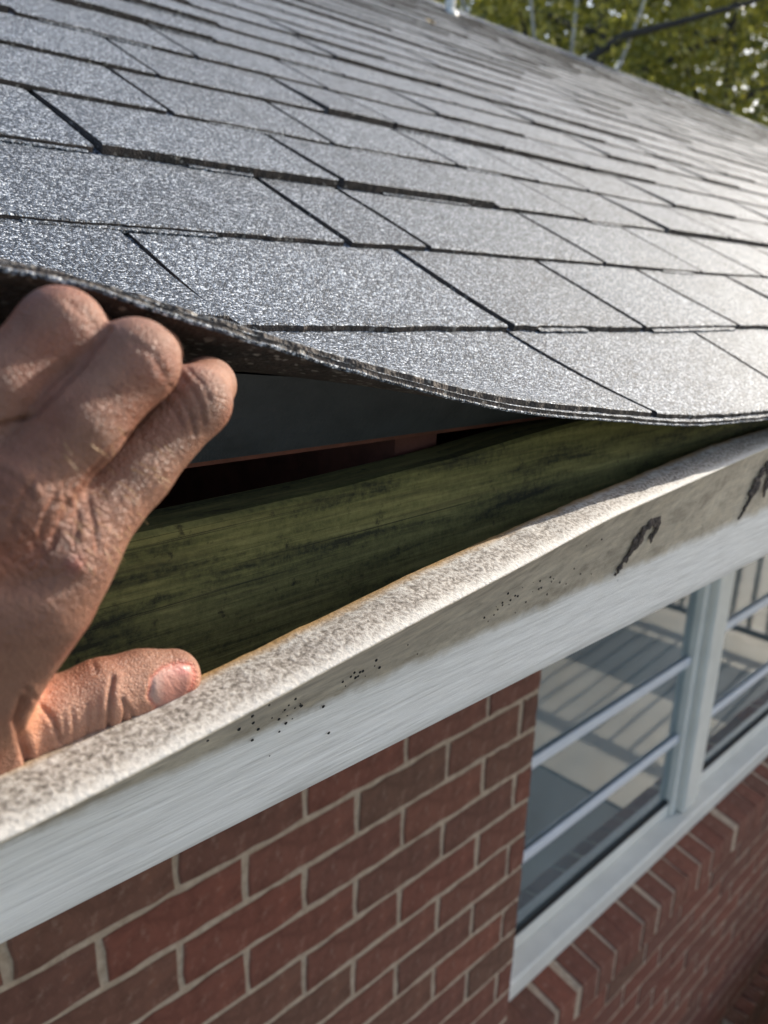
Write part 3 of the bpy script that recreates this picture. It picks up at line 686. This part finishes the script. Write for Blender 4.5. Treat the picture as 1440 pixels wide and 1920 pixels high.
def surface_nets(D, lo, h):
    s = D < 0; nx, ny, nz = D.shape
    cube = np.zeros((nx - 1, ny - 1, nz - 1), int)
    for dx in (0, 1):
        for dy in (0, 1):
            for dz in (0, 1): cube += s[dx:nx - 1 + dx, dy:ny - 1 + dy, dz:nz - 1 + dz]
    act = (cube > 0) & (cube < 8); idx = -np.ones(act.shape, int); I_, J_, K_ = np.nonzero(act); idx[act] = np.arange(len(I_))
    acc = np.zeros((len(I_), 3)); cnt = np.zeros(len(I_)); cor = [(a, b, c) for a in (0, 1) for b in (0, 1) for c in (0, 1)]
    for a in cor:
        for ax in range(3):
            if a[ax]: continue
            b = list(a); b[ax] = 1
            va = D[I_ + a[0], J_ + a[1], K_ + a[2]]; vb = D[I_ + b[0], J_ + b[1], K_ + b[2]]; m_ = (va < 0) != (vb < 0)
            t = np.where(m_, va / np.where(m_, va - vb, 1), 0); p = np.tile(np.array(a, float), (len(I_), 1)); p[:, ax] += t
            acc[m_] += p[m_]; cnt += m_
    v = lo + h * (np.stack([I_, J_, K_], -1) + acc / cnt[:, None]); F = []
    for ax in range(3):
        a1, a2 = (ax + 1) % 3, (ax + 2) % 3
        sl0 = [slice(None)] * 3; sl1 = [slice(None)] * 3; sl0[ax] = slice(0, -1); sl1[ax] = slice(1, None)
        ch = s[tuple(sl0)] != s[tuple(sl1)]; q = np.argwhere(ch)
        ok = (q[:, a1] > 0) & (q[:, a2] > 0) & (q[:, a1] < D.shape[a1] - 1) & (q[:, a2] < D.shape[a2] - 1); q = q[ok]
        def cell(o1, o2):
            c = q.copy(); c[:, a1] += o1; c[:, a2] += o2; return idx[c[:, 0], c[:, 1], c[:, 2]]
        quad = np.stack([cell(-1, -1), cell(0, -1), cell(0, 0), cell(-1, 0)], -1)
        inside = s[tuple(q.T)]; quad[~inside] = quad[~inside][:, ::-1]; F.append(quad)
    return v, np.concatenate(F)
HV, HF = surface_nets(D, lo, VX); del PG, D, meta, th, web
E_ = np.concatenate([HF[:, [0, 1]], HF[:, [1, 2]], HF[:, [2, 3]], HF[:, [3, 0]]]); E_ = np.concatenate([E_, E_[:, ::-1]])
def lap(v, lam):
    s = np.zeros_like(v); c = np.zeros(len(v)); np.add.at(s, E_[:, 0], v[E_[:, 1]]); np.add.at(c, E_[:, 0], 1); return v + lam * (s / c[:, None] - v)
for _ in range(4): HV = lap(HV, .5); HV = lap(HV, -.52)
HV = lap(HV, .4)
def normals(v):
    n = np.cross(v[HF[:, 2]] - v[HF[:, 0]], v[HF[:, 3]] - v[HF[:, 1]]); o = np.zeros_like(v)
    for k in range(4): np.add.at(o, HF[:, k], n)
    return o / np.maximum(np.linalg.norm(o, axis=1, keepdims=True), 1e-12)
HN = normals(HV)
if (HN * (HV - HV.mean(0))).sum() < 0: HF = HF[:, ::-1]; HN = -HN
PX = np.stack([720 + F_PX * HV[:, 0] / HV[:, 2], 960 + F_PX * HV[:, 1] / HV[:, 2]], -1)
front = np.clip(-HN[:, 2] * 2 + .6, 0, 1)                               # back of the hand
def blob(u, v, ru, rv, an=0):
    d = PX - np.array([u, v]); c, s = math.cos(an), math.sin(an); x = (d[:, 0] * c + d[:, 1] * s) / ru; y = (-d[:, 0] * s + d[:, 1] * c) / rv
    return np.exp(-(x * x + y * y))
def seg(pts, w):
    """gaussian of the distance to a crease line"""
    best = np.full(len(PX), 1e9)
    for a, b in zip(pts[:-1], pts[1:]):
        a = np.array(a, float); b = np.array(b, float); ab = b - a; t = np.clip(((PX - a) @ ab) / (ab @ ab), 0, 1)
        best = np.minimum(best, np.linalg.norm(PX - a - t[:, None] * ab, axis=1))
    return np.exp(-(best / w) ** 2)
wr = np.clip(.8 * blob(95, 985, 130, 95, -.5) + .7 * blob(0, 1010, 110, 90) + .4 * blob(150, 1060, 70, 50) + .3 * blob(60, 1180, 120, 70) + .4 * blob(300, 830, 60, 45, -.8) + .3 * blob(235, 720, 50, 46, -.8) + .2 * blob(110, 640, 44, 40, -.8) + .4 * blob(10, 930, 60, 50), 0, 1) * front
# folds running across the knuckles, plus loose pebbled skin
dirw = np.array([math.cos(-.85), math.sin(-.85)])
along = PX @ dirw; across = PX @ np.array([-dirw[1], dirw[0]])
q3 = np.stack([along / 26, across / 44, 0 * along], -1); q4 = np.stack([along / 13, across / 17, 0 * along], -1)
fold = (1 - np.abs(vnoise(q3, 1.0, 51)) * 2) * .00022 + vnoise(q4, 1.0, 52) * .00012
disp = fold * wr * .6
cre = [([(338, 700), (360, 728), (378, 762), (384, 795)], 3.5, .0007), ([(318, 722), (342, 748), (360, 785), (366, 815)], 3.5, .0007), ([(310, 752), (330, 772), (342, 800)], 3.5, .0006), ([(352, 690), (378, 715), (396, 752)], 3, .0004),
       ([(130, 565), (168, 598), (190, 640)], 8, .0003), ([(248, 640), (288, 665), (310, 708)], 8, .0003),
       ([(205, 1440), (203, 1380), (207, 1300), (212, 1270)], 5, .0013), ([(232, 1410), (229, 1370), (236, 1335), (230, 1310)], 4, .0010), ([(258, 1390), (252, 1350), (240, 1325)], 4, .0008), ([(174, 1236), (178, 1250), (182, 1262)], 4, .0006),
       ([(48, 1290), (75, 1320), (100, 1350), (112, 1390)], 5, .0009), ([(60, 1450), (45, 1400), (32, 1350), (45, 1310)], 9, .0020), ([(135, 1330), (140, 1370), (138, 1400)], 4, .0004), ([(165, 1320), (163, 1370), (170, 1410)], 4, .0004), ([(120, 1340), (122, 1380), (118, 1410)], 4, .0003), ([(185, 1310), (183, 1360)], 3, .0003),
       ([(240, 815), (205, 850), (165, 895), (142, 932)], 5, .0016), ([(165, 930), (178, 990), (185, 1035)], 5, .0005), ([(128, 940), (110, 985), (97, 1030)], 5, .0006), ([(105, 925), (85, 965), (75, 1010)], 5, .0005), ([(145, 935), (148, 980), (140, 1020)], 5, .0005), ([(60, 905), (35, 950), (20, 1000)], 6, .0006),
       ([(205, 618), (150, 690), (95, 745), (66, 776), (30, 790), (0, 796)], 5, .0014), ([(0, 880), (40, 905), (60, 935)], 7, .0008), ([(0, 960), (40, 985), (90, 1050)], 6, .0004), ([(0, 1030), (50, 1060)], 6, .0004)]
redden = np.zeros(len(PX)); dark = np.zeros(len(PX))
for pts, w, dp in cre:
    s = seg(pts, w) * front; disp -= dp * s; disp += dp * .45 * seg(pts, w * 2.6) * front * (1 - s); dark += s * dp / .0018
# knuckle hollow and the tendon swellings
disp += .0012 * blob(30, 900, 60, 26, .55) * front - .0022 * blob(60, 1090, 70, 26, -.1) * front + .0009 * blob(140, 1060, 18, 18) * front
# thumb nail
na = np.array([[282, 1306], [288, 1272], [306, 1253], [338, 1243], [359, 1247], [366, 1262], [362, 1284], [345, 1318], [300, 1330]], float)
def poly_sd(poly):
    d = np.full(len(PX), 1e9); ins = np.zeros(len(PX), bool)
    for a, b in zip(poly, np.roll(poly, -1, 0)):
        ab = b - a; t = np.clip(((PX - a) @ ab) / (ab @ ab), 0, 1); d = np.minimum(d, np.linalg.norm(PX - a - t[:, None] * ab, axis=1))
        c = (a[1] > PX[:, 1]) != (b[1] > PX[:, 1]); xi = a[0] + (PX[:, 1] - a[1]) / np.where(b[1] == a[1], 1e-9, b[1] - a[1]) * (b[0] - a[0]); ins ^= c & (PX[:, 0] < xi)
    return np.where(ins, -d, d)
onthumb = (HV[:, 2] > .27) & (PX[:, 1] > 1180)
sdn = poly_sd(na); nail = np.clip(.5 - sdn / 4, 0, 1) * front * onthumb
groove = np.exp(-((sdn - 2) / 4.5) ** 2) * front * onthumb
disp -= .0009 * groove; disp -= .0003 * nail
HV2 = HV + HN * disp[:, None]
base = np.array([.245, .117, .075])
skin = np.tile(base, (len(HV), 1))
def tint(w, c): 
    global skin
    w = np.clip(w, 0, 1)[:, None]; skin = skin * (1 - w) + np.array(c) * w
isth = np.clip((PX[:, 1] - 1215) / 60, 0, 1) * (HV[:, 2] > .262)
tint(isth * .8, (.43, .225, .15))
tint(.35 * wr, (.26, .100, .066)); tint(.5 * (blob(145, 640, 40, 50, -.8) + blob(285, 690, 36, 50, -.8)) * front, (.33, .135, .092))
tint(.35 * (blob(300, 860, 60, 60) + blob(170, 760, 70, 60)) * front, (.22, .115, .074))
tint(.6 * blob(140, 1058, 16, 16) * front, (.32, .085, .07)); tint(.40 * np.clip(dark, 0, 1), (.24, .085, .05))
tint(.6 * blob(70, 1340, 26, 70, .1) * isth, (.72, .30, .16))
tint(.8 * groove, (.50, .14, .10)); tint(.9 * nail, (.40, .19, .15)); tint(.7 * nail * np.clip((312 - PX[:, 0]) / 18, 0, 1), (.52, .36, .30)); tint(.6 * nail * blob(350, 1254, 22, 10, -.2), (.62, .22, .20))
HW = CAM + HV2 @ CR
hand = make_obj('hand', HW, HF, M_SKIN, None, smooth=True)
ca = hand.data.color_attributes.new('skin', 'FLOAT_COLOR', 'POINT'); ca.data.foreach_set('color', np.concatenate([skin, np.ones((len(skin), 1))], 1).astype(np.float32).ravel())
for nm, arr in (('wrinkle', wr), ('nail', nail), ('wu', along / 17.0), ('wv', across / 40.0)):
    a_ = hand.data.attributes.new(nm, 'FLOAT', 'POINT'); a_.data.foreach_set('value', arr.astype(np.float32))
tag(hand, 'bare hand lifting the curled shingle edge, thumb hooked behind the fascia lip', 'hand')

# a few short golden hairs on the back of the fingers
M_HAIR = mat_plain('golden_hair', (.50, .32, .15), .4, .1)
cand = np.nonzero((front > .95) & (PX[:, 0] > 110) & (PX[:, 0] < 320) & (PX[:, 1] > 800) & (PX[:, 1] < 1060))[0]
hm = MB(); HW_N = HN @ CR; hr = random.Random(9)
for i in hr.sample(list(cand), 46):
    p0 = Vector(HW[i]); nn = Vector(HW_N[i]); t = (Vector(CR[0]) * hr.uniform(.5, 1) + Vector(CR[1]) * hr.uniform(.3, .9)); t = (t - nn * t.dot(nn)).normalized(); L = hr.uniform(.003, .006)
    hm.tube([p0, p0 + t * L * .5 + nn * L * .22, p0 + t * L + nn * L * .25], [.00009, .00007, .00003], 4, caps=False)
tag(hm.build('hair', M_HAIR, hand), kind='stuff')
# ------------------------------------------------------------------ trees beyond the ridge
M_BARK = mat_bark('bark_dark', (.045, .038, .032)); M_BARK2 = mat_bark('bark_pale', (.40, .37, .32))
LEAF = [mat_leaf('leaf_yellow', [(.16, .165, .035), (.33, .30, .05), (.50, .42, .07), (.58, .48, .10)]), mat_leaf('leaf_olive', [(.09, .10, .03), (.20, .20, .04), (.34, .31, .06), (.48, .42, .10)]), mat_leaf('leaf_dark', [(.05, .07, .03), (.10, .13, .05), (.18, .21, .07)])]
def leaves_mesh(name, centers, sizes, mat, parent, seed):
    r = np.random.default_rng(seed); n = len(centers)
    d = r.normal(size=(n, 3)); d /= np.linalg.norm(d, axis=1, keepdims=True); e = np.cross(d, r.normal(size=(n, 3))); e /= np.linalg.norm(e, axis=1, keepdims=True); nn = np.cross(d, e)
    L = sizes[:, None]; base = centers
    v = np.stack([base, base + d * L * .5 + e * L * .3 + nn * L * .06, base + d * L, base + d * L * .5 - e * L * .3 + nn * L * .06], 1).reshape(-1, 3)
    f = np.arange(4 * n).reshape(n, 4); f = np.concatenate([f[:, [0, 1, 2]], f[:, [0, 2, 3]]])
    me = bpy.data.meshes.new(name); me.vertices.add(len(v)); me.vertices.foreach_set('co', v.astype(np.float32).ravel())
    me.loops.add(f.size); me.polygons.add(len(f)); me.loops.foreach_set('vertex_index', f.astype(np.int32).ravel()); me.polygons.foreach_set('loop_start', np.arange(0, f.size, 3, dtype=np.int32)); me.polygons.foreach_set('loop_total', np.full(len(f), 3, np.int32))
    me.update(calc_edges=True); me.materials.append(mat)
    clump = vnoise(centers, .9, seed % 7) * .35
    t = np.clip(r.random(n) * .7 + .15 + clump, 0, 1); a = me.attributes.new('tone', 'FLOAT', 'POINT'); a.data.foreach_set('value', np.repeat(t, 4).astype(np.float32))
    o = bpy.data.objects.new(name, me); COL.objects.link(o); o.parent = parent; return o
def tree(name, label, x, y, top, rad, nleaf, lmat, bark, seed, lean=0, group='trees behind the roof', low=1.0, size=.10, limbs=9):
    r = random.Random(seed); rn = np.random.default_rng(seed)
    root = empty(name, (x, y, GZ)); tag(root, label, 'tree', group)
    H = top - GZ; mb = MB(); P = []
    for k in range(8):
        t = k / 7; P.append((lean * t * t + r.uniform(-.1, .1) * t, r.uniform(-.12, .12) * t, -.1 + H * .93 * t))
    mb.tube(P, [.17 * (1 - .88 * k / 7) * (H / 9) + .012 for k in range(8)], 10); mb.build('trunk', bark, root, smooth=True)
    cl = []
    zlow = low - GZ
    for i in range(limbs):
        t = zlow / H * .75 + (1 - zlow / H * .75) * (i + .5) / limbs; an = i * 2.4 + r.uniform(-.5, .5); L = rad * r.uniform(.65, 1.05) * (1.15 - .6 * abs(t - .6))
        b = np.array([lean * t * t, 0, H * .93 * t]); pts = []
        for k in range(6):
            q = k / 5; pts.append((b[0] + math.cos(an) * L * q + r.uniform(-.1, .1) * q, b[1] + math.sin(an) * L * q + r.uniform(-.1, .1) * q, b[2] + L * (.35 * q + .15 * q * q) + r.uniform(-.12, .12) * q))
        lm_ = MB(); lm_.tube(pts, [.055 * (1 - .85 * k / 5) * (H / 9) for k in range(6)], 7); lm_.build('limb', bark, root, smooth=True)
        for k in range(2, 6): cl.append((pts[k], .26 * rad))
        for _ in range(5): cl.append((np.array(pts[r.randrange(2, 6)]) + np.array([r.gauss(0, .35), r.gauss(0, .35), r.gauss(.1, .3)]) * rad * .45, .22 * rad))
    cl.append((P[-1], .3 * rad)); cl.append((P[-2], .35 * rad))
    C_ = np.array([c[0] for c in cl]); R_ = np.array([c[1] for c in cl])
    pick = rn.integers(0, len(cl), nleaf); off = rn.normal(size=(nleaf, 3)) * (R_[pick][:, None] * .62)
    leaves_mesh('crown', C_[pick] + off, rn.uniform(.55, 1.25, nleaf) * size, lmat, root, seed); return root
tree('yellow_tree', 'yellow-green leafy tree just beyond the ridge, right of the pale trunks', 10.2, 5.9, 5.2, 2.3, 15000, LEAF[0], M_BARK, 3, size=.09, low=-.5)
tree('olive_tree', 'glossy olive tree at the far right behind the roof', 12.6, 5.2, 5.6, 2.6, 17000, LEAF[1], M_BARK, 8, size=.10, low=-.8)
tree('olive_tree', 'olive tree behind the yellow one in the middle distance', 13.2, 8.2, 6.0, 2.7, 14000, LEAF[1], M_BARK, 11, size=.11, low=-.5)
st_ = empty('thin_tree', (7.45, 4.42, GZ)); tag(st_, 'bare tree with several pale slender stems fanning up behind the ridge', 'tree')
for dx, dy, ln in ((-1.25, .85, 0), (-.5, .3, 1), (.05, -.02, 2), (.9, -.45, 3)):
    mb = MB(); mb.tube([(.02 * ln, .01 * ln, -.1), (.05 * dx, .05 * dy, 3.2), (.22 * dx, .22 * dy, 4.6), (.7 * dx, .7 * dy, 5.9), (1.25 * dx, 1.25 * dy, 7.6)], [.036, .030, .022, .016, .009], 8); mb.build('stem', M_BARK2, st_, smooth=True)
tw = np.random.default_rng(12); nl = 900; hh = tw.uniform(5.2, 8.2, nl); leaves_mesh('crown', np.stack([tw.normal(-.1, .8, nl), tw.normal(.1, .5, nl), hh], -1), tw.uniform(.05, .10, nl), LEAF[0], st_, 13)
tree('dark_tree', 'dark leafy tree behind the pale trunks', 12.5, 12.2, 7.5, 3.2, 15000, LEAF[2], M_BARK, 31, size=.13, low=-.5)
tree('dark_tree', 'dark tree at the top left edge of the woods behind the vent pipe', 9.5, 12.5, 7.0, 3.0, 12000, LEAF[2], M_BARK, 35, size=.13, low=-.5)
# heavy dark limb arching to the right through the foliage
rb = random.Random(2)
lt = empty('bare_limb_tree', (7.55, 4.55, GZ)); tag(lt, 'dark tree whose bare limb arches right across the yellow foliage', 'tree')
lb = MB(); lb.tube([(0, 0, 4.7), (.0, -.02, 5.15), (.12, -.14, 5.55), (.38, -.42, 5.80), (.80, -.80, 5.95), (1.3, -1.25, 6.15), (2.0, -1.9, 6.6)], [.06, .052, .045, .038, .03, .022, .01], 10); lb.build('limb', M_BARK, lt, smooth=True)
lb = MB(); lb.tube([(0, 0, -.1), (.05, .02, 2.2), (0, 0, 4.75)], [.15, .12, .086], 10); lb.build('trunk', M_BARK, lt, smooth=True)
# far woods: one mass nobody could count
rn = np.random.default_rng(5); nfar = 26000
az = np.radians(rn.uniform(8, 62, nfar)); dd = rn.uniform(19, 25, nfar); zz = rn.uniform(-3, 10.5, nfar) + 1.2 * vnoise(np.stack([az * 9, dd * .1, dd * 0], -1), 1, 3)
woods = empty('distant_woods', (0, 0, GZ)); tag(woods, 'blurred mass of distant woods behind the trees', 'woods', kind='stuff')
leaves_mesh('foliage', np.stack([np.cos(az) * dd, np.sin(az) * dd - .76, zz - GZ], -1), rn.uniform(.3, .55, nfar), LEAF[2], woods, 77)
